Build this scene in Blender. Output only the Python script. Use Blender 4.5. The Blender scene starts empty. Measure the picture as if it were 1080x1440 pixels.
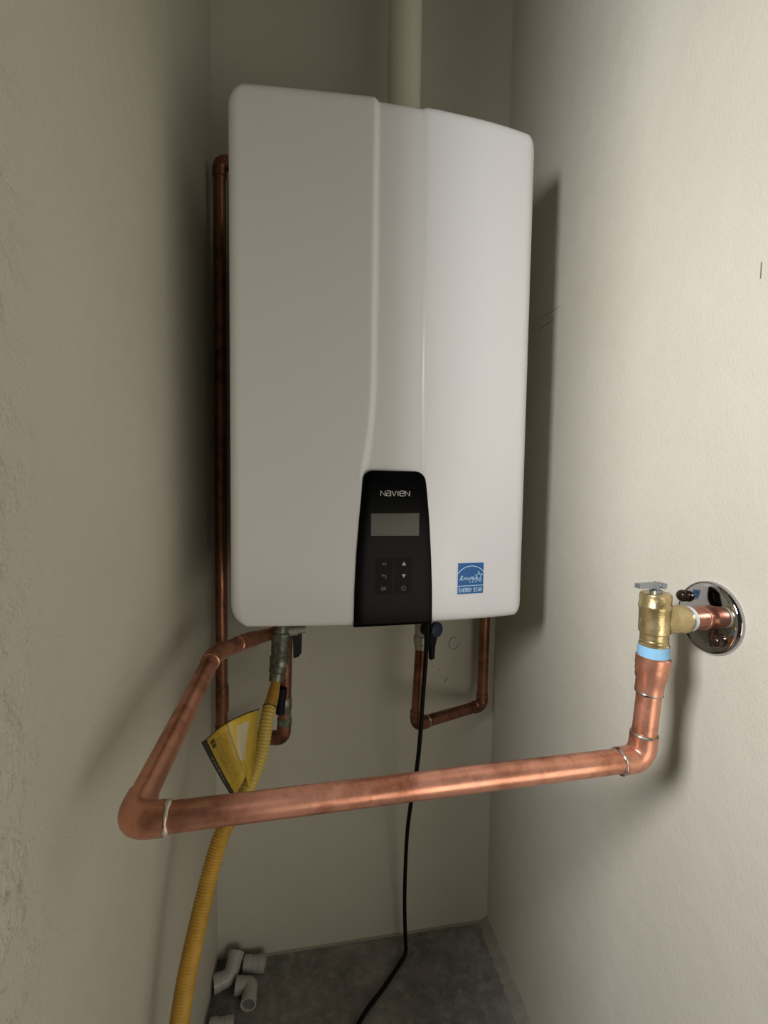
import bpy, bmesh, math
from mathutils import Vector, Matrix

S = bpy.context.scene
COL = S.collection
V = Vector

# ------------------------------------------------------------------ camera, world, light, exposure
CAM = V((-0.1064, -0.9061, 0.1915))
YAW, PITCH, ROLL = 0.16709, 0.05664, 0.01433
cy, sy, cp, sp = math.cos(YAW), math.sin(YAW), math.cos(PITCH), math.sin(PITCH)
fw = V((sy * cp, cy * cp, -sp)); rt = V((cy, -sy, 0)); up = rt.cross(fw)
cr, sr = math.cos(ROLL), math.sin(ROLL)
rt2 = cr * rt + sr * up; up2 = -sr * rt + cr * up
cam = bpy.data.cameras.new('camera'); camo = bpy.data.objects.new('camera', cam); COL.objects.link(camo)
camo.matrix_world = Matrix(((rt2.x, up2.x, -fw.x, CAM.x), (rt2.y, up2.y, -fw.y, CAM.y), (rt2.z, up2.z, -fw.z, CAM.z), (0, 0, 0, 1)))
cam.sensor_fit = 'VERTICAL'; cam.sensor_height = 36; cam.lens = 620 / 1440 * 36
cam.clip_start = 0.01
S.camera = camo

W = bpy.data.worlds.new('world'); S.world = W; W.use_nodes = True
bg = W.node_tree.nodes['Background']
bg.inputs[0].default_value = (1.0, 0.97, 0.90, 1); bg.inputs[1].default_value = 0.035

def area(name, loc, target, sx, sy_, power, color):
    l = bpy.data.lights.new(name, 'AREA'); l.shape = 'RECTANGLE'; l.size = sx; l.size_y = sy_
    l.energy = power; l.color = color
    o = bpy.data.objects.new(name, l); COL.objects.link(o); o.location = loc
    o.rotation_euler = (V(target) - V(loc)).to_track_quat('-Z', 'Y').to_euler()
    return o
area('lamp_light', (-0.64, -1.02, 0.50), (0.25, -0.35, 0.05), 0.22, 0.30, 17, (0.98, 0.97, 1.0))
area('fill_light', (0.55, -1.38, -0.22), (-0.05, -0.3, 0.05), 1.0, 0.6, 5.6, (1.0, 0.95, 0.84))  # added fill lamp, out of view, brightening the heater and left wall

S.view_settings.view_transform = 'Standard'; S.view_settings.look = 'None'
S.view_settings.gamma = 1; S.view_settings.use_curve_mapping = False
S.view_settings.exposure = 0.0

# ------------------------------------------------------------------ helpers
def tag(o, label=None, cat=None, group=None, kind=None):
    if label: o['label'] = label
    if cat: o['category'] = cat
    if group: o['group'] = group
    if kind: o['kind'] = kind
    return o

def empty(name, loc, label, cat, group=None):
    o = bpy.data.objects.new(name, None); COL.objects.link(o); o.location = loc
    o.empty_display_size = .05
    bpy.context.view_layer.update()
    return tag(o, label, cat, group)

def mesh(name, verts, faces, mat, parent=None, smooth=False, sharp=None):
    """world-space vertices; the object's origin follows its parent"""
    me = bpy.data.meshes.new(name)
    me.from_pydata([tuple(v) for v in verts], [], faces); me.update()
    bm = bmesh.new(); bm.from_mesh(me)
    bmesh.ops.recalc_face_normals(bm, faces=bm.faces[:])
    bm.to_mesh(me); bm.free()
    me.materials.append(mat)
    if smooth:
        me.polygons.foreach_set('use_smooth', [True] * len(me.polygons))
        if sharp: me.set_sharp_from_angle(angle=math.radians(sharp))
    o = bpy.data.objects.new(name, me); COL.objects.link(o)
    if parent:
        o.parent = parent
        o.matrix_parent_inverse = world_of(parent).inverted()
    return o

def world_of(o):
    m = o.matrix_basis.copy()
    if o.parent: m = world_of(o.parent) @ o.matrix_parent_inverse @ m
    return m

def sweep(rings, n=20, cap=True):
    """rings: (pos, tangent, radius) -> verts, faces"""
    verts, faces = [], []
    t0 = V(rings[0][1]).normalized()
    a = V((0, 0, 1)) if abs(t0.z) < .9 else V((1, 0, 0))
    u = t0.cross(a).normalized(); prev = t0
    for p, t, r in rings:
        t = V(t).normalized()
        q = prev.rotation_difference(t); u = (q @ u).normalized(); prev = t
        w = t.cross(u)
        for i in range(n):
            an = 2 * math.pi * i / n
            verts.append(V(p) + r * (math.cos(an) * u + math.sin(an) * w))
    for k in range(len(rings) - 1):
        for i in range(n):
            j = (i + 1) % n
            faces.append((k * n + i, k * n + j, (k + 1) * n + j, (k + 1) * n + i))
    if cap:
        faces.append(tuple(range(n))[::-1]); b = (len(rings) - 1) * n
        faces.append(tuple(range(b, b + n)))
    return verts, faces

def lathe(name, base, axis, prof, mat, parent=None, n=28, sharp=35):
    """prof: (distance along axis, radius)"""
    d = V(axis).normalized(); b = V(base)
    v, f = sweep([(b + d * h, d, max(r, 1e-4)) for h, r in prof], n)
    return mesh(name, v, f, mat, parent, True, sharp)

def join(parts):
    V_, F_ = [], []
    for v, f in parts:
        k = len(V_); V_ += list(v); F_ += [tuple(i + k for i in q) for q in f]
    return V_, F_

def arc_path(P, a, b, e, n=8):
    """fillet from P-a*e to P+b*e, list of (pos, tangent)"""
    p0, p2 = P - a * e, P + b * e
    out = []
    for i in range(n + 1):
        t = i / n
        pos = p0 * (1 - t) ** 2 + P * 2 * t * (1 - t) + p2 * t * t
        tn = (P - p0) * (1 - t) + (p2 - P) * t
        out.append((pos, tn.normalized()))
    return out

def tube(name, pts, r, mat, parent=None, e=.02, n=14, cap=True, sharp=60):
    """one smooth bent tube through pts"""
    v, f = sweep(tube_rings(pts, r, e), n, cap)
    return mesh(name, v, f, mat, parent, True, sharp)

def tube_rings(pts, r, e=.02):
    pts = [V(p) for p in pts]; rings = []
    d = [(pts[i + 1] - pts[i]).normalized() for i in range(len(pts) - 1)]
    rings.append((pts[0], d[0], r))
    for i in range(1, len(pts) - 1):
        ee = min(e, .45 * (pts[i] - pts[i - 1]).length, .45 * (pts[i + 1] - pts[i]).length)
        rings += [(p, t, r) for p, t in arc_path(pts[i], d[i - 1], d[i], ee)]
    rings.append((pts[-1], d[-1], r))
    return rings

def pipe_run(root, pts, r, mat, e=.017, sleeve=.012, start=None, end=None, ring_mat=None, rings=(), emat=None):
    """straight copper pipes with sweat elbows at the corners; rings: set of (corner, side) with a solder bead"""
    pts = [V(p) for p in pts]; m = len(pts)
    d = [(pts[i + 1] - pts[i]).normalized() for i in range(m - 1)]
    for i in range(m - 1):
        a = pts[i] + (d[i] * e if i > 0 else V()); b = pts[i + 1] - (d[i] * e if i < m - 2 else V())
        v, f = sweep([(a, d[i], r), (b, d[i], r)], 24); mesh('pipe', v, f, mat, root, True, 40)
    R = r * 1.14
    for i in range(1, m - 1):
        A, B = d[i - 1], d[i]; P = pts[i]
        s = P - A * (e + sleeve); q = P + B * (e + sleeve)
        rg = [(s + A * .003, A, r * .98), (s, A, r * 1.02), (s + A * .0008, A, R)] + [(p, t, R) for p, t in arc_path(P, A, B, e, 10)] \
            + [(q - B * .0008, B, R), (q, B, r * 1.02), (q - B * .003, B, r * .98)]
        v, f = sweep(rg, 24); mesh('elbow', v, f, emat or mat, root, True, 50)
        for side, c, t in ((0, s, A), (1, q, B)):
            if (i, side) in rings: solder(root, c, t, r * 1.03, ring_mat)

def solder(root, c, t, r, mat, k=.0016):
    """an uneven bead of solder round a joint"""
    t = V(t).normalized(); a = V((0, 0, 1)) if abs(t.z) < .9 else V((1, 0, 0))
    u = t.cross(a).normalized(); w = t.cross(u); rg = []
    n = 32; verts, faces = [], []
    for i in range(n):
        an = 2 * math.pi * i / n; rad = math.cos(an) * u + math.sin(an) * w
        kk = k * (1 + .35 * math.sin(3 * an + c.x * 90) + .25 * math.sin(7 * an))
        for j in range(6):
            b = 2 * math.pi * j / 6
            verts.append(V(c) + rad * (r + kk * math.cos(b) * .8) + t * kk * math.sin(b))
    for i in range(n):
        for j in range(6):
            i2, j2 = (i + 1) % n, (j + 1) % 6
            faces.append((i * 6 + j, i2 * 6 + j, i2 * 6 + j2, i * 6 + j2))
    return mesh('solder_ring', verts, faces, mat, root, True)

def box_vf(x0, x1, y0, y1, z0, z1):
    v = [(x, y, z) for x in (x0, x1) for y in (y0, y1) for z in (z0, z1)]
    return v, [(0, 1, 3, 2), (4, 6, 7, 5), (0, 4, 5, 1), (2, 3, 7, 6), (0, 2, 6, 4), (1, 5, 7, 3)]

def ribbon(lines, th, fmap, h=.0003):
    """thin raised strokes: lines are 2-D polylines, fmap(u, v, h) -> world point"""
    parts = []
    for L in lines:
        L = [V((p[0], p[1])) for p in L]
        closed = (L[0] - L[-1]).length < 1e-9 and len(L) > 2
        n = len(L); lo, ro = [], []
        for i in range(n):
            if closed: dp = (L[i] - L[i - 1 if i else n - 2]).normalized(); dn = (L[(i + 1) if i < n - 1 else 1] - L[i]).normalized()
            else:
                dp = (L[i] - L[i - 1]).normalized() if i else (L[1] - L[0]).normalized()
                dn = (L[i + 1] - L[i]).normalized() if i < n - 1 else dp
            m = dp + dn
            if m.length < .2: m = dp
            m.normalize(); k = min(1.6, 1 / max(.4, m.dot(dp)))
            nn = V((-m.y, m.x)) * th * .5 * k
            lo.append(L[i] + nn); ro.append(L[i] - nn)
        v, f = [], []
        for i in range(n):
            v += [fmap(*lo[i], h), fmap(*ro[i], h), fmap(*lo[i], 0), fmap(*ro[i], 0)]
        for i in range(n - 1):
            a, b = i * 4, i * 4 + 4
            f += [(a, a + 1, b + 1, b), (a, b, b + 2, a + 2), (a + 1, a + 3, b + 3, b + 1)]
        parts.append((v, f))
    return join(parts)

def poly_fill(polys, fmap, h=.0003):
    parts = []
    for P in polys:
        n = len(P); v = [fmap(a, b, h) for a, b in P] + [fmap(a, b, 0) for a, b in P]
        parts.append((v, [tuple(range(n))] + [(i, (i + 1) % n, n + (i + 1) % n, n + i) for i in range(n)]))
    return join(parts)

# ------------------------------------------------------------------ materials
def mat(name, col, rough=.5, metal=0, spec=.5, coat=0, build=None):
    m = bpy.data.materials.new(name); m.use_nodes = True
    nt = m.node_tree; b = nt.nodes['Principled BSDF']
    b.inputs['Base Color'].default_value = (*col, 1); b.inputs['Roughness'].default_value = rough
    b.inputs['Metallic'].default_value = metal; b.inputs['Specular IOR Level'].default_value = spec
    b.inputs['Coat Weight'].default_value = coat
    if build: build(nt, b)
    return m

def N(nt, t, **kw):
    n = nt.nodes.new(t)
    for k, v in kw.items():
        if k.startswith('_'): setattr(n, k[1:], v)
        else: n.inputs[k.replace('__', ' ')].default_value = v
    return n

def noise(nt, scale, detail=4, rough=.55, vec=None):
    if vec is None: vec = nt.nodes.new('ShaderNodeTexCoord').outputs['Object']
    n = N(nt, 'ShaderNodeTexNoise', Scale=scale, Detail=detail, Roughness=rough)
    nt.links.new(vec, n.inputs['Vector']); return n.outputs['Fac']

def ramp(nt, fac, stops):
    r = nt.nodes.new('ShaderNodeValToRGB'); e = r.color_ramp.elements
    while len(e) < len(stops): e.new(.5)
    for x, (p, c) in zip(e, stops): x.position = p; x.color = (*c, 1)
    nt.links.new(fac, r.inputs['Fac']); return r.outputs['Color']

def mixc(nt, fac, a, b):
    m = nt.nodes.new('ShaderNodeMix'); m.data_type = 'RGBA'
    L = nt.links
    if isinstance(fac, (int, float)): m.inputs[0].default_value = fac
    else: L.new(fac, m.inputs[0])
    for s, k in ((a, 6), (b, 7)):
        if isinstance(s, tuple): m.inputs[k].default_value = (*s, 1)
        else: L.new(s, m.inputs[k])
    return m.outputs[2]

def bump(nt, b, h, dist, strength=1, normal=None):
    n = N(nt, 'ShaderNodeBump', Strength=strength, Distance=dist); nt.links.new(h, n.inputs['Height'])
    if normal: nt.links.new(normal, n.inputs['Normal'])
    nt.links.new(n.outputs[0], b.inputs['Normal']); return n.outputs[0]

def wallmat(name, dents=False):
    def f(nt, b):
        c = ramp(nt, noise(nt, 3.0, 5), [(.3, (.500, .472, .388)), (.7, (.555, .528, .445))])
        nt.links.new(c, b.inputs['Base Color'])
        n1 = bump(nt, b, noise(nt, 330, 4, .6), .0009, .7)
        n2 = bump(nt, b, noise(nt, 26, 3, .5), .004, .35, n1)
        if dents:                       # knocks and scuffs in the plaster near the room side of the wall
            tc = nt.nodes.new('ShaderNodeTexCoord').outputs['Object']
            sep = nt.nodes.new('ShaderNodeSeparateXYZ'); nt.links.new(tc, sep.inputs[0])
            mr = N(nt, 'ShaderNodeMapRange'); mr.inputs[1].default_value = -.565; mr.inputs[2].default_value = -.61
            nt.links.new(sep.outputs['Y'], mr.inputs[0])
            k = ramp(nt, noise(nt, 34, 5, .65), [(.50, (0, 0, 0)), (.62, (1, 1, 1))])
            mu = N(nt, 'ShaderNodeMath', _operation='MULTIPLY'); nt.links.new(k, mu.inputs[0]); nt.links.new(mr.outputs[0], mu.inputs[1])
            bump(nt, b, mu.outputs[0], .0025, .5, n2)
            d = ramp(nt, noise(nt, 60, 4, .7), [(.60, (0, 0, 0)), (.70, (.5, .5, .5))])
            m2 = N(nt, 'ShaderNodeMath', _operation='MULTIPLY'); nt.links.new(d, m2.inputs[0]); nt.links.new(mr.outputs[0], m2.inputs[1])
            nt.links.new(mixc(nt, m2.outputs[0], c, (.25, .22, .17)), b.inputs['Base Color'])
    return mat(name, (.63, .6, .5), .62, 0, .35, build=f)

def floorf(nt, b):
    c = ramp(nt, noise(nt, 7, 7, .65), [(.30, (.085, .078, .072)), (.48, (.15, .14, .13)), (.62, (.23, .215, .20)), (.75, (.12, .11, .10))])
    d = ramp(nt, noise(nt, 45, 5, .7), [(.45, (0, 0, 0)), (.75, (.6, .6, .6))])
    nt.links.new(mixc(nt, d, c, (.34, .32, .28)), b.inputs['Base Color'])
    bump(nt, b, noise(nt, 80, 5), .003, .6)

def copperf(dark, light, scale=28):
    def f(nt, b):
        c = ramp(nt, noise(nt, scale, 6, .62), [(.30, dark), (.52, light), (.70, tuple(min(1, x * 1.15) for x in light))])
        s = ramp(nt, noise(nt, 70, 3, .6), [(.55, (0, 0, 0)), (.75, (.45, .45, .45))])
        nt.links.new(mixc(nt, s, c, tuple(x * .55 for x in dark)), b.inputs['Base Color'])
        r = N(nt, 'ShaderNodeMapRange'); r.inputs[3].default_value = .22; r.inputs[4].default_value = .46
        nt.links.new(noise(nt, 40, 4), r.inputs[0]); nt.links.new(r.outputs[0], b.inputs['Roughness'])
        bump(nt, b, noise(nt, 60, 3), .0006, .3)
    return f

M = {}
M['wall'] = wallmat('wall_paint'); M['wall_left'] = wallmat('wall_paint_scuffed', True)
M['ceiling'] = mat('ceiling_paint', (.6, .58, .52), .8)
M['floor'] = mat('concrete', (.3, .28, .26), .85, build=floorf)
M['grout'] = mat('plaster_smear', (.27, .245, .20), .9, build=lambda nt, b: bump(nt, b, noise(nt, 60, 5), .004, .9))
M['white'] = mat('heater_enamel', (.78, .775, .765), .30, 0, .5)
M['casing'] = mat('heater_casing', (.62, .62, .60), .5)
M['black'] = mat('panel_gloss_black', (.0012, .0012, .0012), .22, 0, .06)
M['button'] = mat('button_black', (.0020, .0020, .0020), .38, 0, .08)
M['lcd'] = mat('lcd_glass', (.075, .078, .058), .2, 0, .2)
M['print'] = mat('grey_print', (.55, .53, .50), .5)
M['print_dim'] = mat('dim_print', (.16, .155, .15), .5)
M['print_mid'] = mat('light_print', (.42, .41, .39), .5)
M['blue'] = mat('sticker_blue', (.014, .115, .34), .45)
M['sticker'] = mat('sticker_white', (.78, .83, .88), .5)
M['skyprint'] = mat('sticker_print', (.50, .72, .90), .5)
M['copper'] = mat('copper_bright', (.75, .36, .24), .36, .75, build=copperf((.31, .11, .055), (.62, .285, .185)))
M['copper_dark'] = mat('copper_dark_brown', (.6, .3, .2), .4, .8, build=copperf((.11, .042, .022), (.26, .115, .065)))  # darker copper tone for the pipes towards the back
M['solder'] = mat('solder', (.42, .39, .34), .35, .85, build=lambda nt, b: nt.links.new(ramp(nt, noise(nt, 120, 3), [(.4, (.10, .085, .07)), (.62, (.55, .51, .44))]), b.inputs['Base Color']))
M['solder_pale'] = mat('solder_pale', (.60, .56, .46), .45, .6)
M['brass'] = mat('brass', (.62, .50, .26), .30, .85, build=lambda nt, b: (nt.links.new(ramp(nt, noise(nt, 60, 4), [(.35, (.40, .31, .14)), (.65, (.62, .50, .27))]), b.inputs['Base Color']), bump(nt, b, noise(nt, 260, 3), .0008, .5)))
M['chrome'] = mat('chrome', (.50, .48, .48), .05, 1)
M['screw'] = mat('dark_screw', (.045, .028, .02), .2, .6)
M['lever'] = mat('grey_zinc', (.28, .30, .31), .35, .7)
M['tape_blue'] = mat('blue_tape', (.21, .43, .62), .5)
M['tape_white'] = mat('pale_tape', (.62, .68, .72), .5)
M['iron'] = mat('galvanised_fitting', (.11, .12, .095), .38, .5, build=lambda nt, b: nt.links.new(ramp(nt, noise(nt, 90, 4), [(.35, (.06, .07, .05)), (.55, (.16, .17, .13)), (.72, (.24, .245, .21))]), b.inputs['Base Color']))
M['iron_light'] = mat('zinc_fitting', (.40, .38, .32), .4, .5)
M['handle'] = mat('black_handle', (.004, .004, .005), .45, 0, .2)
M['blue_handle'] = mat('blue_handle', (.012, .022, .065), .4)
M['cord'] = mat('black_cord', (.004, .004, .004), .5, 0, .15)
M['yellow'] = mat('yellow_coating', (.62, .36, .035), .42, build=lambda nt, b: nt.links.new(ramp(nt, noise(nt, 50, 3), [(.3, (.42, .23, .025)), (.7, (.54, .32, .045))]), b.inputs['Base Color']))
M['yellow_wrap'] = mat('yellow_wrap', (.50, .36, .07), .45)
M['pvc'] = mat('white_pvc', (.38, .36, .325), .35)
M['pvc_in'] = mat('pvc_bore_shade', (.16, .15, .14), .5)  # darker tone puts the shade inside the open ends into the colour
M['vent'] = mat('cream_pvc', (.66, .63, .52), .45)
M['pencil'] = mat('pencil', (.16, .14, .11), .8)

def tagf(nt, b):
    uv = nt.nodes.new('ShaderNodeUVMap').outputs[0]
    sep = nt.nodes.new('ShaderNodeSeparateXYZ'); nt.links.new(uv, sep.inputs[0]); s, t = sep.outputs[0], sep.outputs[1]
    L = nt.links
    def math_(op, a, b_=0.):
        m = N(nt, 'ShaderNodeMath', _operation=op)
        for i, x in enumerate((a, b_)):
            if isinstance(x, (int, float)): m.inputs[i].default_value = x
            else: L.new(x, m.inputs[i])
        return m.outputs[0]
    def band(x, lo, hi): return math_('MULTIPLY', math_('GREATER_THAN', x, lo), math_('LESS_THAN', x, hi))
    ya = ramp(nt, noise(nt, 40, 3), [(.3, (.46, .30, .022)), (.7, (.58, .40, .04))])
    # lines of small print, each line a band of the width coordinate broken up along its length
    fr = math_('FRACT', math_('MULTIPLY', s, 26.0))
    mp = N(nt, 'ShaderNodeMapping'); mp.inputs['Scale'].default_value = (26, 60, 1); L.new(uv, mp.inputs[0])
    wd = noise(nt, 1.0, 2, .5, mp.outputs[0])
    txt = math_('MULTIPLY', math_('MULTIPLY', math_('GREATER_THAN', fr, .45), band(s, .17, .46)), math_('GREATER_THAN', wd, .46))
    txt = math_('MULTIPLY', txt, band(t, .14, .88))
    c = mixc(nt, math_('MULTIPLY', txt, .55), ya, (.10, .07, .01))
    head = math_('MULTIPLY', band(s, .13, .20), math_('MULTIPLY', band(t, .80, .93), math_('GREATER_THAN', wd, .40)))
    c = mixc(nt, head, c, (.05, .03, .01))
    fold = band(s, .465, .50)
    c = mixc(nt, math_('MULTIPLY', fold, .6), c, (.12, .09, .01))
    pic = math_('MULTIPLY', band(math_('SUBTRACT', s, math_('MULTIPLY', t, .22)), .42, .62), band(t, .32, .88))
    c = mixc(nt, math_('MULTIPLY', pic, .75), c, (.50, .46, .36))
    edge = math_('LESS_THAN', s, .10)
    c = mixc(nt, edge, c, (.012, .009, .007))
    wl = math_('MULTIPLY', band(s, .035, .065), math_('MULTIPLY', band(t, .25, .72), math_('GREATER_THAN', wd, .52)))
    c = mixc(nt, wl, c, (.45, .42, .34))
    rim = math_('GREATER_THAN', t, .985)
    c = mixc(nt, rim, c, (.02, .02, .01))
    L.new(c, b.inputs['Base Color'])
M['tag'] = mat('warning_tag_print', (.6, .45, .05), .4, build=tagf)

# ------------------------------------------------------------------ setting
XL, XR, ZF, ZC, YJ = -.2909, .300, -.801, 1.60, -.715
def struct(name, vf, m, parent=None):
    o = mesh(name, *vf, m, parent)
    if not parent: tag(o, kind='structure')
    return o
struct('floor', box_vf(-1.5, 1.5, -2.6, .10, ZF - .1, ZF), M['floor'])
struct('wall_left', box_vf(XL - .10, XL, YJ, .10, ZF, ZC), M['wall_left'])
wr = struct('wall_right', box_vf(XR, XR + .10, YJ, .10, ZF, ZC), M['wall'])
wb = struct('wall_back', box_vf(XL, XR, 0, .10, ZF, ZC), M['wall'])
struct('ceiling', box_vf(XL - .1, XR + .1, YJ - .06, .10, ZC, ZC + .08), M['ceiling'])
jl = box_vf(-1.5, XL - .10, YJ, YJ + .10, ZF, ZC); jr = box_vf(XR + .10, 1.5, YJ, YJ + .10, ZF, ZC)
hd = box_vf(XL, XR, YJ - .06, YJ, 1.30, ZC)
struct('wall_front', join([jl, jr, hd]), M['wall'])

# plaster smeared along the foot of the right wall and of the back wall
def smear(name, path, wid, m, seed):
    import random
    rnd = random.Random(seed); v, f = [], []
    P = [V(p) for p in path]; n = 70
    for i in range(n + 1):
        t = i / n * (len(P) - 1); k = min(int(t), len(P) - 2); p = P[k].lerp(P[k + 1], t - k)
        w = wid * (.8 + .35 * rnd.random()); h = wid * (.25 + .25 * rnd.random())
        v += [V((XR, p.y, ZF + h + .004)) if name == 'trim_1' else V((p.x, 0, ZF + h + .002)),
              (V((XR - w * .45, p.y, ZF + h * .55)) if name == 'trim_1' else V((p.x, -w * .45, ZF + h * .5))),
              (V((XR - w, p.y + .003, ZF)) if name == 'trim_1' else V((p.x, -w, ZF)))]
    for i in range(n):
        a = i * 3
        f += [(a, a + 1, a + 4, a + 3), (a + 1, a + 2, a + 5, a + 4)]
    o = mesh(name, v, f, m, None, True); return tag(o, kind='structure')
smear('trim_1', [(XR, 0, ZF), (XR, -.5, ZF)], .022, M['grout'], 3)
smear('trim_2', [(XL, 0, ZF), (XR, 0, ZF)], .004, M['grout'], 5)

# pencil marks on the right wall, small chips on the back wall
pm = lambda u, v_, h: V((XR - h, u, v_))
for a, b in (((-.150, .497), (-.215, .4945)), ((-.148, .4795), (-.200, .479)), ((-.553, .402), (-.553, .387))):
    mesh('pencil_mark', *ribbon([(a, b)], .0011, pm, .0002), M['pencil'], wr)
bmk = lambda u, v_, h: V((u, -h, v_))
mesh('scuff', *ribbon([[(.205 + .011 * math.cos(t / 9 * 5.2 + 1), -.147 + .014 * math.sin(t / 9 * 5.2 + 1)) for t in range(10)]], .0022, bmk, .0003), M['grout'], wb)
mesh('scuff', *ribbon([[(.186, -.232), (.193, -.222)], [(.172, -.205), (.176, -.203)], [(.203, -.182), (.207, -.184)]], .0022, bmk, .0003), M['grout'], wb)

# ------------------------------------------------------------------ water heater
HY = .01718; Y0 = -.300
H = .696; HW = .2102
wh = empty('water_heater', (0, Y0, 0), 'white wall-hung tankless water heater with a black control panel', 'water heater')
wh.rotation_euler = (0, 0, HY); bpy.context.view_layer.update()
HM = Matrix.Translation((0, Y0, 0)) @ Matrix.Rotation(HY, 4, 'Z')
def hw(x, y, z): return HM @ V((x, y, z))

def sstep(a, b, x):
    t = min(1, max(0, (x - a) / (b - a))); return t * t * (3 - 2 * t)
def crease(z):
    if z > .34: return -.0235
    t = (.34 - max(z, .2130)) / .12; return -.0235 - .0105 * t * t
def pl(x, P):
    for (a, va), (b, vb) in zip(P, P[1:]):
        if x <= b: return va + (vb - va) * max(0, (x - a)) / (b - a)
    return P[-1][1]
LP = [(-.2102, .0015), (-.19, .0035), (-.17, .0056), (-.15, .0075), (-.12, .0100), (-.09, .0125), (-.067, .0144), (-.03, .0172), (.3, .0172)]
RP = [(-.3, .0135), (.045, .0150), (.06, .0152), (.08, .0141), (.10, .0132), (.12, .0119), (.14, .0101), (.16, .0077), (.18, .0046), (.195, .0018), (.2102, -.002)]
def bulge(x, z):
    c = crease(z); rc = .0425 + .008 * (1 - z / H)
    l = pl(x, LP); mid = .0116 + .0003 * math.sin(x * 60); r = pl(x, RP)
    a = sstep(c - .0035, c + .0045, x)
    v = l * (1 - a) + mid * a
    k = sstep(rc - .004, rc + .002, x)
    return v * (1 - k) + r * k

def edge_in(z, side):           # inset of the outline near the rounded corners
    r = {('t', 'l'): .026, ('b', 'l'): .030, ('t', 'r'): .020, ('b', 'r'): .018}
    for k, zz in (('t', H - z), ('b', z)):
        R = r[(k, side)]
        if zz < R: return R - math.sqrt(max(0, R * R - (R - zz) ** 2))
    return 0
ER = .013
def front(x, z):
    """local y of the front cover: bulge with rounded-over border"""
    xl, xr = -HW + edge_in(z, 'l'), HW - edge_in(z, 'r')
    d = min(x - xl, xr - x, z, H - z)
    e = 0
    if d < ER: e = ER - math.sqrt(max(0, ER * ER - (ER - max(d, 0)) ** 2))
    return -bulge(x, z) + e * .8
def surf(x, z, h): return hw(x, front(x, z) - h, z)

def smp(a, b, n, fine):         # samples denser at both ends
    t = [0, .06, .16, .30, .48, .72, 1.0]
    s = [a + fine * q for q in t]; e = [b - fine * q for q in t][::-1]
    m = [a + fine + (b - a - 2 * fine) * i / n for i in range(1, n)]
    return s + m + e
zs = smp(0, H, 60, .032)
ucols = smp(-1, 1, 130, .075)
verts, faces = [], []
nc = len(ucols)
for z in zs:
    xl, xr = -HW + edge_in(z, 'l'), HW - edge_in(z, 'r')
    for u in ucols:
        x = xl + (xr - xl) * (u + 1) / 2
        verts.append(hw(x, front(x, z), z))
nr = len(zs)
for j in range(nr - 1):
    for i in range(nc - 1):
        faces.append((j * nc + i, j * nc + i + 1, (j + 1) * nc + i + 1, (j + 1) * nc + i))
loop = [i for i in range(nc)] + [j * nc + nc - 1 for j in range(1, nr)] + [(nr - 1) * nc + i for i in range(nc - 2, -1, -1)] + [j * nc for j in range(nr - 2, 0, -1)]
inv = HM.inverted(); b0 = len(verts)
for k in loop:
    p = inv @ verts[k]; verts.append(hw(p.x, .13, p.z))
nl = len(loop)
for i in range(nl):
    j = (i + 1) % nl
    faces.append((loop[i], loop[j], b0 + j, b0 + i))
mesh('front_cover', verts, faces, M['white'], wh, True, 50)

def loc(vf): return [hw(*p) for p in vf[0]], vf[1]
mesh('casing', *loc(box_vf(-.203, .203, .12, .225, .006, .690)), M['casing'], wh)
mesh('bottom_plate', *loc(box_vf(-.198, .198, .018, .20, .004, .012)), M['casing'], wh)
mesh('wall_bracket', *loc(box_vf(-.14, .14, .225, .2965, .58, .66)), M['casing'], wh)
lathe('vent_collar', hw(.05, .17, .688), (0, 0, 1), [(0, .044), (.022, .044), (.024, .037), (.05, .036), (.05, .031)], M['casing'], wh)

# black control panel, standing a little proud and flush with the bottom edge
PL = [(0, -.0470), (.05, -.0465), (.10, -.0445), (.15, -.0410), (.19, -.0375), (.213, -.0358)]
PR = [(0, .0640), (.05, .0632), (.10, .0605), (.15, .0568), (.19, .0525), (.213, .0490)]
PT = .2135
def panel_y(x): return -(.0186 - .0022 * (x + .046) / .11)
def pin(z):
    R = .013; d = PT - z
    return R - math.sqrt(max(0, R * R - (R - d) ** 2)) if d < R else 0
prow = [-.0005, .002, .004] + [.01 + i * .0125 for i in range(16)] + [.2035, .2065, .209, .211, .2126, PT]
pv, pf = [], []; pcn = 12
for z in prow:
    zz = max(z, 0); a, b = pl(zz, PL) + pin(zz), pl(zz, PR) - pin(zz)
    for i in range(pcn + 1):
        x = a + (b - a) * i / pcn
        back = .0035 if z < 0 else (.001 if z < .003 else 0)
        d = min(x - a, b - x, PT - z)
        e = .0010 if d < 1e-6 else 0
        pv.append(hw(x, panel_y(x) + back + e, z))
m1 = pcn + 1; pr_ = len(prow)
for j in range(pr_ - 1):
    for i in range(pcn): pf.append((j * m1 + i, j * m1 + i + 1, (j + 1) * m1 + i + 1, (j + 1) * m1 + i))
loop = list(range(m1)) + [j * m1 + pcn for j in range(1, pr_)] + [(pr_ - 1) * m1 + i for i in range(pcn - 1, -1, -1)] + [j * m1 for j in range(pr_ - 2, 0, -1)]
b0 = len(pv)
for k in loop:
    p = inv @ pv[k]; pv.append(hw(p.x, p.y + .010, p.z))
for i in range(len(loop)):
    j = (i + 1) % len(loop); pf.append((loop[i], loop[j], b0 + j, b0 + i))
panel = mesh('control_panel', pv, pf, M['black'], wh, True, 25)
tag(panel, 'gloss black control panel with small screen and keys')
def pan(x, z, h): return hw(x, panel_y(x) - h, z)
LB = [(-.0258, .1562), (.0428, .1570), (.0428, .1242), (-.0258, .1245)]
mesh('display', *poly_fill([LB], pan, .0004), M['lcd'], panel)
mesh('display_frame', *ribbon([LB + [LB[0]]], .0012, pan, .0007), M['button'], panel)

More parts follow.
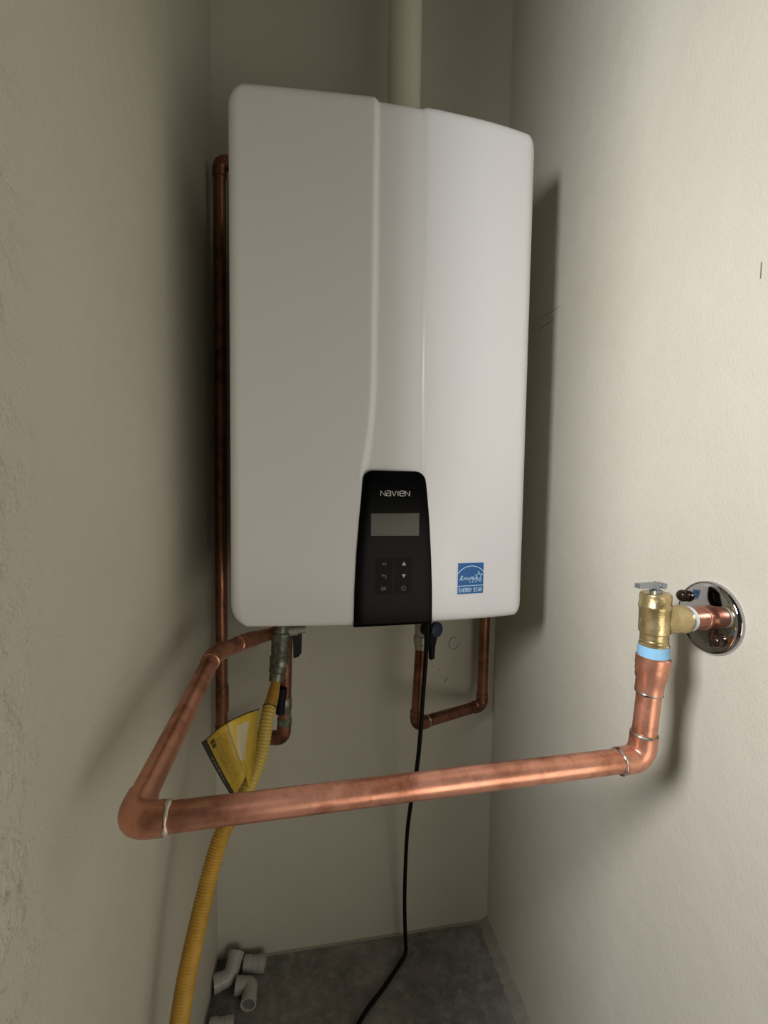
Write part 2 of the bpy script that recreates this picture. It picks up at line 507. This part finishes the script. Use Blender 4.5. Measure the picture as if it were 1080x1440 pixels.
def letters(word, x, z, w, h, gap):
    G = {'N': [[(0, 0), (0, 1), (1, 0), (1, 1)]], 'a': [[(.05, 1), (.8, 1), (1, .85), (1, 0), (.15, 0), (0, .15), (0, .40), (.15, .54), (1, .54)]],
         'V': [[(0, 1), (.5, 0), (1, 1)]], 'I': [[(.5, 0), (.5, 1)]],
         'e': [[(.97, 0), (.15, 0), (0, .2), (0, .82), (.18, 1), (.82, 1), (1, .82), (1, .5), (0, .5)]],
         'O': [[(.2, 0), (0, .25), (0, .75), (.2, 1), (.8, 1), (1, .75), (1, .25), (.8, 0), (.2, 0)]],
         'K': [[(0, 0), (0, 1)], [(1, 1), (0, .45), (1, 0)]], 'M': [[(0, 0), (0, 1), (.5, .35), (1, 1), (1, 0)]],
         'E': [[(1, 0), (0, 0), (0, 1), (1, 1)], [(0, .5), (.85, .5)]], 'R': [[(0, 0), (0, 1), (.8, 1), (1, .85), (1, .62), (.8, .5), (0, .5)], [(.5, .5), (1, 0)]],
         'G': [[(1, .8), (.75, 1), (.25, 1), (0, .75), (0, .25), (.25, 0), (1, 0), (1, .45), (.55, .45)]], 'Y': [[(0, 1), (.5, .5), (1, 1)], [(.5, .5), (.5, 0)]],
         'S': [[(1, .85), (.8, 1), (.2, 1), (0, .8), (.2, .53), (.8, .47), (1, .2), (.8, 0), (0, .05)]], 'T': [[(0, 1), (1, 1)], [(.5, 1), (.5, 0)]],
         'A': [[(0, 0), (.5, 1), (1, 0)], [(.22, .38), (.78, .38)]], ' ': []}
    out = []
    for c in word:
        ww = w * (.3 if c == 'I' else .55 if c == ' ' else 1)
        for L in G[c]: out.append([(x + ww * p[0], z + h * p[1]) for p in L])
        x += ww + gap
    return out
mesh('brand_lettering', *ribbon(letters('NaVIeN', -.0125, .1797, .0061, .0066, .0016), .00108, pan, .0004), M['print'], panel)

kx, kz = (-.0062, .0215), (.0865, .0695, .0525)
icons = {
 (0, 0): (ribbon, letters('M', -.0022, -.0020, .0044, .0040, 0), 'print_dim'),
 (1, 0): (poly_fill, [[(-.0029, -.0024), (.0029, -.0024), (0, .0030)]], 'print_mid'),
 (0, 1): (ribbon, [[(-.0030, .0014), (.0012, .0014), (.0028, .0002), (.0024, -.0018), (.0008, -.0024)], [(-.0012, .0030), (-.0030, .0014), (-.0012, .0000)]], 'print_dim'),
 (1, 1): (poly_fill, [[(-.0029, .0024), (.0029, .0024), (0, -.0030)]], 'print_mid'),
 (0, 2): (ribbon, letters('OK', -.0034, -.0018, .0029, .0038, .0010), 'print_dim'),
 (1, 2): (ribbon, [[(.0028 * math.sin(a), .0028 * math.cos(a)) for a in [math.radians(35 + 290 * i / 14) for i in range(15)]], [(0, .0036), (0, .0008)]], 'print_dim')}
for (i, j), (fn, g, mm) in icons.items():
    cx, cz = kx[i], kz[j]
    r_ = [(-.0118, -.0068), (-.0105, -.0078), (.0105, -.0078), (.0118, -.0068), (.0118, .0068), (.0105, .0078), (-.0105, .0078), (-.0118, .0068)]
    bt = mesh('button', *poly_fill([[(cx + a, cz + b) for a, b in r_]], pan, .0005), M['button'], panel)
    g2 = [[(cx + a, cz + b) for a, b in L] for L in g]
    f2 = lambda x, z, h: pan(x, z, h + .0005)
    mesh('icon', *(ribbon(g2, .0008, f2, .0003) if fn is ribbon else poly_fill(g2, f2, .0003)), M[mm], bt)

# blue efficiency sticker on the right half
SX0, SX1, SZ0, SZ1 = .1012, .1412, .0405, .0850
def grid_patch(x0, x1, z0, z1, h, n=10):
    v = [surf(x0 + (x1 - x0) * i / n, z0 + (z1 - z0) * j / n, h) for j in range(n + 1) for i in range(n + 1)]
    return v, [(j * (n + 1) + i, j * (n + 1) + i + 1, (j + 1) * (n + 1) + i + 1, (j + 1) * (n + 1) + i) for j in range(n) for i in range(n)]
st = mesh('energy_sticker', *grid_patch(SX0 - .0014, SX1 + .0014, SZ0 - .0014, SZ1 + .0014, .0004), M['sticker'], wh)
mesh('blue_field', *grid_patch(SX0, SX1, SZ0, SZ1, .0007), M['blue'], st)
def sm(u, v_, h): return surf(SX0 + (SX1 - SX0) * u, SZ0 + (SZ1 - SZ0) * v_, .0008 + h)
arc = [[(.52 + .62 * math.cos(a), .36 + .54 * math.sin(a)) for a in [math.radians(34 + 112 * i / 18) for i in range(19)]]]
arc = [[p for p in arc[0] if .0 <= p[0] <= 1.0]]
star = [[(.82 + .15 * (1 if k % 2 == 0 else .42) * math.sin(math.pi * k / 5 - .1) * 1.0, .56 + .17 * (1 if k % 2 == 0 else .42) * math.cos(math.pi * k / 5 - .1)) for k in range(11)]]
script = [[(.06, .44), (.14, .50), (.19, .56), (.15, .59), (.11, .50), (.16, .45), (.23, .47), (.27, .53), (.28, .46), (.32, .53), (.35, .52), (.36, .46), (.40, .48),
           (.44, .54), (.42, .50), (.40, .47), (.46, .46), (.50, .54), (.50, .47), (.54, .54), (.57, .53), (.60, .55), (.55, .49), (.58, .46), (.62, .54), (.60, .40), (.55, .36), (.66, .48), (.70, .54), (.68, .46), (.75, .54), (.72, .40), (.66, .37), (.90, .50)],
          [(.46, .36), (.49, .42)], [(.80, .42), (.92, .38)]]
mesh('sticker_lettering', *ribbon(arc + star + script + [[(0, .255), (1, .265)]], .024, sm, .0002), M['skyprint'], st)
mesh('sticker_lettering', *ribbon(letters('ENERGY STAR', .06, .065, .062, .115, .022), .022, sm, .0002), M['skyprint'], st)

# ------------------------------------------------------------------ vent pipe
vp = empty('vent_pipe', (.0485, -.13, .705), 'cream plastic vent pipe rising from the top of the water heater', 'pipe')
lathe('pipe', (.0485, -.13, .70), (0, 0, 1), [(0, .0285), (ZC - .70, .0285)], M['vent'], vp)
lathe('coupling', (.0485, -.13, .735), (0, 0, 1), [(0, .0285), (0, .033), (.05, .033), (.05, .0285)], M['vent'], vp)

# ------------------------------------------------------------------ copper runs
R1 = .0111
lp = empty('copper_discharge_pipe', (-.233, -.545, -.070), 'long thick copper pipe crossing in front below the heater, from left elbow to relief valve', 'pipe')
ZP = -.069
pipe_run(lp, [(-.153, -.098, .004), (-.153, -.098, -.0712), (-.2064, -.200, -.054), (-.2345, -.285, -.040), (-.2400, -.558, -.0655), (.2190, -.532, -.0735), (.2262, -.533, .0305)], R1,
         M['copper'], e=.0160, sleeve=.0095, ring_mat=M['solder'], rings={(5, 0), (5, 1)})
solder(lp, V((-.2130, -.5565, -.0660)), (1, .05, 0), .0118, M['solder_pale'], .0017)
CB = V((.2230, -.5327, -.0060)); CA = V((.0092, -.001, .104))
lathe('coupling', CB, CA, [(0, .0116), (.0005, .0125), (.012, .0127), (.0150, .0140), (.020, .0141), (.022, .0148), (.0245, .0146), (.027, .0152), (.0355, .0155), (.0370, .0142)], M['copper'], lp)
solder(lp, CB, CA, .0117, M['solder'], .0014)

R2 = .0109
lv = empty('copper_riser', (-.270, -.05, -.29), 'thin dark copper riser pipe in the left back corner, bending behind the heater', 'pipe')
pipe_run(lv, [(-.13, -.05, .764), (-.2675, -.05, .764), (-.2700, -.05, -.292), (-.1500, -.128, -.256), (-.1450, -.128, -.05), (-.1440, -.128, .004)], R2, M['copper_dark'], e=.015, sleeve=.012)
solder(lv, V((-.2690, -.05, -.190)), (0, 0, 1), .0112, M['solder'], .0011)
lathe('coupling', (-.2690, -.05, -.240), (0, 0, 1), [(0, .0112), (.0004, .0122), (.049, .0122), (.05, .0112)], M['copper_dark'], lv)
lathe('shutoff_body', (-.1490, -.1275, -.236), (.0030, 0, .20), [(0, .0118), (.004, .0128), (.016, .0128), (.018, .0112), (.030, .0112), (.032, .0122), (.052, .0122), (.054, .0108)], M['iron'], lv)
lathe('dark_filler', (-.1560, -.138, -.208), (.006, 0, .06), [(0, .005), (.002, .0078), (.048, .0078), (.050, .005)], M['handle'], lv, n=16)  # black cylinder added to fill the dark shadowed patch beside the valve

rl = empty('copper_loop', (.095, -.14, -.23), 'copper loop below the right end of the heater, bending up beside the right wall', 'pipe')
pipe_run(rl, [(.0955, -.14, -.095), (.0885, -.14, -.2435), (.2570, -.04, -.2690), (.2595, -.04, .085), (.2595, .001, .085)], R2, M['copper_dark'], e=.015, sleeve=.012, rings={(1, 1)}, ring_mat=M['solder_pale'])

# cold-water shutoff with a blue handle
cv = empty('cold_shutoff_valve', (.0945, -.14, -.10), 'small shutoff valve with a blue and black handle under the heater', 'valve')
lathe('valve_body', (.0950, -.14, -.102), (0, 0, 1), [(0, .0112), (.001, .0125), (.010, .0125), (.012, .0140), (.024, .0140), (.026, .0120), (.045, .0120), (.047, .0140), (.085, .0140), (.106, .012)], M['iron_light'], cv)
lathe('valve_boss', (.0990, -.152, -.060), (.4, -.9, 0), [(0, .012), (.004, .013), (.012, .012), (.013, .009)], M['handle'], cv)
lathe('handle_hub', (.1105, -.156, -.0600), (.50, -.85, .05), [(0, .006), (.004, .012), (.007, .0138), (.013, .0135), (.016, .008)], M['blue_handle'], cv)
def lever_vf(P, ex, ez, pts, th):
    ex, ez = V(ex).normalized(), V(ez).normalized(); n_ = ex.cross(ez).normalized()
    k = len(pts); v = [V(P) + ex * a + ez * b + n_ * s for s in (-th / 2, th / 2) for a, b in pts]
    return v, [tuple(range(k))[::-1], tuple(range(k, 2 * k))] + [(i, (i + 1) % k, k + (i + 1) % k, k + i) for i in range(k)]
mesh('handle', *lever_vf((.1100, -.166, -.0640), (.86, .50, 0), (0, 0, 1), [(-.008, .012), (.004, .014), (.006, .004), (.006, -.012), (.002, -.024), (.001, -.046), (-.007, -.047), (-.008, -.026), (-.011, -.008)], .007), M['handle'], cv)

# gas connection: iron valve, yellow hose, tag
gv = empty('gas_valve', (-.152, -.17, -.09), 'dark grey gas shutoff fittings with a black lever under the heater', 'valve')
GA = V((-.1495, -.168, .008)); GD = V((-.006, -.006, -.128)).normalized()
lathe('valve_body', GA, GD, [(0, .012), (.046, .012), (.047, .0128), (.058, .0128), (.060, .0152), (.067, .0158), (.074, .0148), (.090, .0148), (.096, .0140), (.099, .0160), (.112, .0160), (.115, .0125)], M['iron'], gv)
lathe('flare_nut', (-.1565, -.1745, -.104), (-.12, -.30, -.95), [(0, .0085), (.001, .0135), (.012, .0140), (.014, .0118), (.026, .0115), (.027, .0090)], M['iron'], gv, n=6 * 4)
lathe('handle_stem', (-.146, -.168, -.052), (1, 0, .1), [(0, .008), (.020, .008), (.021, .0062), (.034, .0062)], M['iron_light'], gv)
mesh('handle', *lever_vf((-.1165, -.160, -.050), (1, .1, 0), (.0, 0, 1), [(-.016, .002), (-.006, .012), (.006, .014), (.004, .004), (-.002, -.004), (-.003, -.040), (-.008, -.046), (-.016, -.048), (-.017, -.012)], .010), M['handle'], gv)

def catmull(P, per=40):
    P = [V(p) for p in P]; P = [P[0] * 2 - P[1]] + P + [P[-1] * 2 - P[-2]]; out = []
    for i in range(1, len(P) - 2):
        a, b, c, d = P[i - 1:i + 3]
        for k in range(per):
            t = k / per
            out.append(.5 * ((2 * b) + (c - a) * t + (2 * a - 5 * b + 4 * c - d) * t * t + (3 * b - a - 3 * c + d) * t ** 3))
    out.append(P[-2]); return out
def resample(P, step):
    out = [P[0]]; acc = 0
    for a, b in zip(P, P[1:]):
        L = (b - a).length
        while L > 0 and acc + L >= step:
            k = (step - acc) / L; a = a.lerp(b, k); out.append(a); L = (b - a).length; acc = 0
        acc += L
    return out
def path_rings(P, rf):
    n = len(P)
    return [(P[i], P[min(i + 1, n - 1)] - P[max(i - 1, 0)], rf(i)) for i in range(n)]
HP = catmull([(-.1595, -.183, -.128), (-.163, -.212, -.142), (-.1680, -.240, -.156), (-.1755, -.270, -.200), (-.1940, -.300, -.236), (-.2200, -.325, -.272), (-.2385, -.368, -.344), (-.2520, -.398, -.428), (-.2530, -.425, -.520), (-.230, -.45, -.66), (-.18, -.47, -.765), (-.10, -.49, -.789)])
hose = empty('gas_hose', (-.16, -.18, -.13), 'yellow corrugated gas hose hanging from the gas valve towards the floor', 'hose')
HR = .0104
fine = resample(HP, .00070)
iS = next(i for i, p in enumerate(fine) if p.z < -.149); iW = next(i for i, p in enumerate(fine) if p.z < -.232)
P1 = fine[:iS + 1]; P2 = fine[iS:iW + 1]; P3 = fine[iW:]
v, f = sweep(path_rings(P1[::6] + [P1[-1]], lambda i: .0076 + .00022 * i), 20); mesh('sleeve', v, f, M['yellow'], hose, True, 60)
v, f = sweep(path_rings(P2, lambda i: .0101 + .00050 * math.sin(2 * math.pi * i / 6.5)), 18); mesh('wrapped_section', v, f, M['yellow_wrap'], hose, True)
v, f = sweep(path_rings(P3, lambda i: HR + .00095 * math.sin(2 * math.pi * i / 4.4)), 18); mesh('corrugated_section', v, f, M['yellow'], hose, True)
solder(hose, fine[iS], fine[iS + 1] - fine[iS - 1], .0100, M['handle'], .0010)

# folded warning tag on the hose
def tag_sheet():
    # columns from the free edge (s=0) to the hose (s=1): top and bottom points
    cols = [((-.2453, -.315, -.1463), (-.2065, -.325, -.2159)), ((-.2375, -.322, -.1380), (-.2003, -.330, -.2110)), ((-.2227, -.334, -.1201), (-.1920, -.337, -.1945)), ((-.2094, -.340, -.1085), (-.1854, -.340, -.1799)),
            ((-.1979, -.325, -.1100), (-.1873, -.320, -.1989)), ((-.1863, -.305, -.1145), (-.1866, -.305, -.2193)), ((-.1745, -.283, -.1216), (-.1826, -.290, -.2290))]
    n, m = len(cols), 16
    S = [0, .10, .28, .48, .64, .80, 1.0]
    v, f, uv = [], [], []
    for (a, b), s in zip(cols, S):
        a, b = V(a), V(b)
        for j in range(m + 1):
            t = j / m; p = b.lerp(a, t) + V((0, -.004, .0)) * math.sin(math.pi * t) * .6
            v.append(p); uv.append((s, t))
    for i in range(n - 1):
        for j in range(m): f.append((i * (m + 1) + j, (i + 1) * (m + 1) + j, (i + 1) * (m + 1) + j + 1, i * (m + 1) + j + 1))
    return v, f, uv
v, f, uv = tag_sheet()
tg = mesh('warning_tag', v, f, M['tag'], None, True)
ul = tg.data.uv_layers.new(name='UVMap')
for lp_ in tg.data.loops: ul.data[lp_.index].uv = uv[lp_.vertex_index]
so = tg.modifiers.new('thick', 'SOLIDIFY'); so.thickness = .0006
tag(tg, 'folded yellow and black paper warning tag wrapped on the gas hose', 'tag')

# power cord: hangs from the heater, rests on the floor and comes forward
CP = resample(catmull([(.0945, -.195, .004), (.0936, -.185, -.051), (.0946, -.174, -.113), (.0926, -.168, -.180), (.0896, -.163, -.266), (.0884, -.145, -.337), (.0863, -.118, -.414), (.0865, -.09, -.5055), (.0912, -.060, -.654), (.0967, -.050, -.758), (.0975, -.052, -.788), (.085, -.062, -.7962), (.045, -.100, -.7966), (-.012, -.152, -.7966), (-.06, -.23, -.7966), (-.08, -.36, -.7966)], 24), .006)
v, f = sweep(path_rings(CP, lambda i: .0040), 12)
tag(mesh('power_cord', v, f, M['cord'], None, True, 60), 'thin black power cord hanging from the heater down to the concrete floor', 'cord')

# ------------------------------------------------------------------ relief valve, stub and escutcheon
EY, EZ = -.5220, .0627
rv = empty('relief_valve', (.2250, -.5335, .03), 'brass pressure relief valve with a flat grey lever beside the right wall', 'valve')
B0 = V((.2256, -.5335, .0308)); UP = V((-.004, 0, .30)).normalized()
lathe('tape_band', B0, UP, [(0, .0134), (.0005, .0142), (.0105, .0138), (.011, .013)], M['tape_blue'], rv)
lathe('valve_body', B0 + UP * .0095, UP, [(0, .0130), (.0025, .0134), (.0038, .0122), (.0055, .0127), (.007, .0122), (.0085, .0127), (.010, .0123), (.0130, .0125), (.0145, .0138), (.0185, .0141),
      (.025, .0138), (.036, .0138), (.0378, .0146), (.041, .0146), (.0425, .0138), (.050, .0138), (.0520, .0134), (.0530, .0122)], M['brass'], rv)
A0 = V((.2250, -.5335, .0655)); AX = (V((XR, EY, EZ)) - A0).normalized()
lathe('side_outlet', A0 + AX * .003, AX, [(0, .0134), (.026, .0134), (.029, .0142), (.034, .0138), (.036, .0115)], M['brass'], rv, n=28)
lathe('tape_band', A0 + AX * .0385, AX, [(0, .0116), (.0004, .0126), (.0050, .0128), (.0056, .0112)], M['tape_white'], rv)
lathe('stem', B0 + UP * .0610, UP, [(0, .0055), (.004, .0055), (.0042, .0033), (.008, .0033)], M['lever'], rv, n=16)
LC = B0 + UP * .0695 + V((-.003, 0, 0))
mesh('lever', *lever_vf(LC, (1, .12, -.02), (.12, -1, 0), [(-.0195, .0030), (-.0195, -.0030), (-.006, -.0045), (.008, -.0052), (.0125, -.004), (.0125, .004), (.008, .0052), (-.006, .0045)], .0042), M['lever'], rv)
lathe('hinge_pin', LC + V((.007, -.0065, 0)), (0, 1, 0), [(0, .0026), (.013, .0026)], M['lever'], rv, n=12)

sb = empty('copper_stub', (XR, EY, EZ), 'short copper stub joining the brass valve to the chrome wall plate', 'pipe')
lathe('pipe', A0 + AX * .0430, AX, [(0, .0108), (.0005, .0116), (.018, .0116), (.0188, .0122), (.0215, .0122), (.023, .0112), (.034, .0112)], M['copper'], sb)

es = empty('escutcheon_plate', (XR, EY, EZ), 'round mirror chrome wall plate behind the brass relief valve', 'wall plate')
lathe('plate', (XR, EY, EZ), (-1, 0, 0), [(0, .0372), (.002, .0372), (.0042, .0364), (.0056, .0346), (.0064, .032), (.0068, .016), (.0068, .0125)], M['chrome'], es, n=64, sharp=60)
for dy, dz in ((.0255, .0165), (-.0175, -.0185)):
    lathe('screw', (XR - .0062, EY + dy, EZ + dz), (-1, 0, 0), [(0, .0062), (.0040, .0064), (.0065, .0054), (.0080, .0032), (.0084, .0006)], M['screw'], es, n=20, sharp=70)

# ------------------------------------------------------------------ loose plastic fittings on the floor
def pvc(name, path, r, label):
    """open-ended plastic fitting: socket collars at the ends, a bend between"""
    P = [V(p) for p in path]; root = empty(name, P[0], label, 'pipe fitting', 'plastic fittings on the floor')
    d = [(P[i + 1] - P[i]).normalized() for i in range(len(P) - 1)]
    a, b = P[0], P[-1]; da, db = d[0], d[-1]; ri = r * .78
    rg = [(a + da * .004, da, ri), (a, da, ri), (a, da, r * 1.0), (a + da * .012, da, r), (a + da * .013, da, r * .93)]
    if len(P) > 2: rg += [(p, t, r * .93) for p, t in arc_path(P[1], da, db, .010, 8)]
    rg += [(b - db * .013, db, r * .93), (b - db * .012, db, r), (b, db, r), (b, db, ri), (b - db * .004, db, ri)]
    v, f = sweep(rg, 24, cap=False); mesh('body', v, f, M['pvc'], root, True, 40)
    for nm, p, t in (('bore', a, da), ('bore', b, -db)):
        v, f = sweep([(p + t * .003, t, ri * .99), (p + t * .009, t, ri * .8)], 20); mesh(nm, v, f, M['pvc_in'], root, True, 40)
    return root
zf = ZF + .0150
pvc('plastic_elbow', [(-.2500, -.017, zf + .022), (-.2575, -.046, zf + .001), (-.2880, -.056, zf + .001)], .0155, 'white plastic elbow leaning in the back left corner of the floor')
pvc('plastic_coupling', [(-.2340, -.026, zf), (-.1920, -.030, zf)], .0150, 'straight white plastic coupling, rightmost of the loose floor fittings')
pvc('plastic_elbow', [(-.2440, -.064, zf), (-.2150, -.066, zf), (-.2165, -.100, zf)], .0145, 'white plastic elbow lying with its open end forward, in the middle of the pile')
pvc('plastic_coupling', [(-.2800, -.128, zf), (-.2400, -.130, zf)], .0150, 'white plastic fitting nearest the front, cut off by the bottom of the photo')
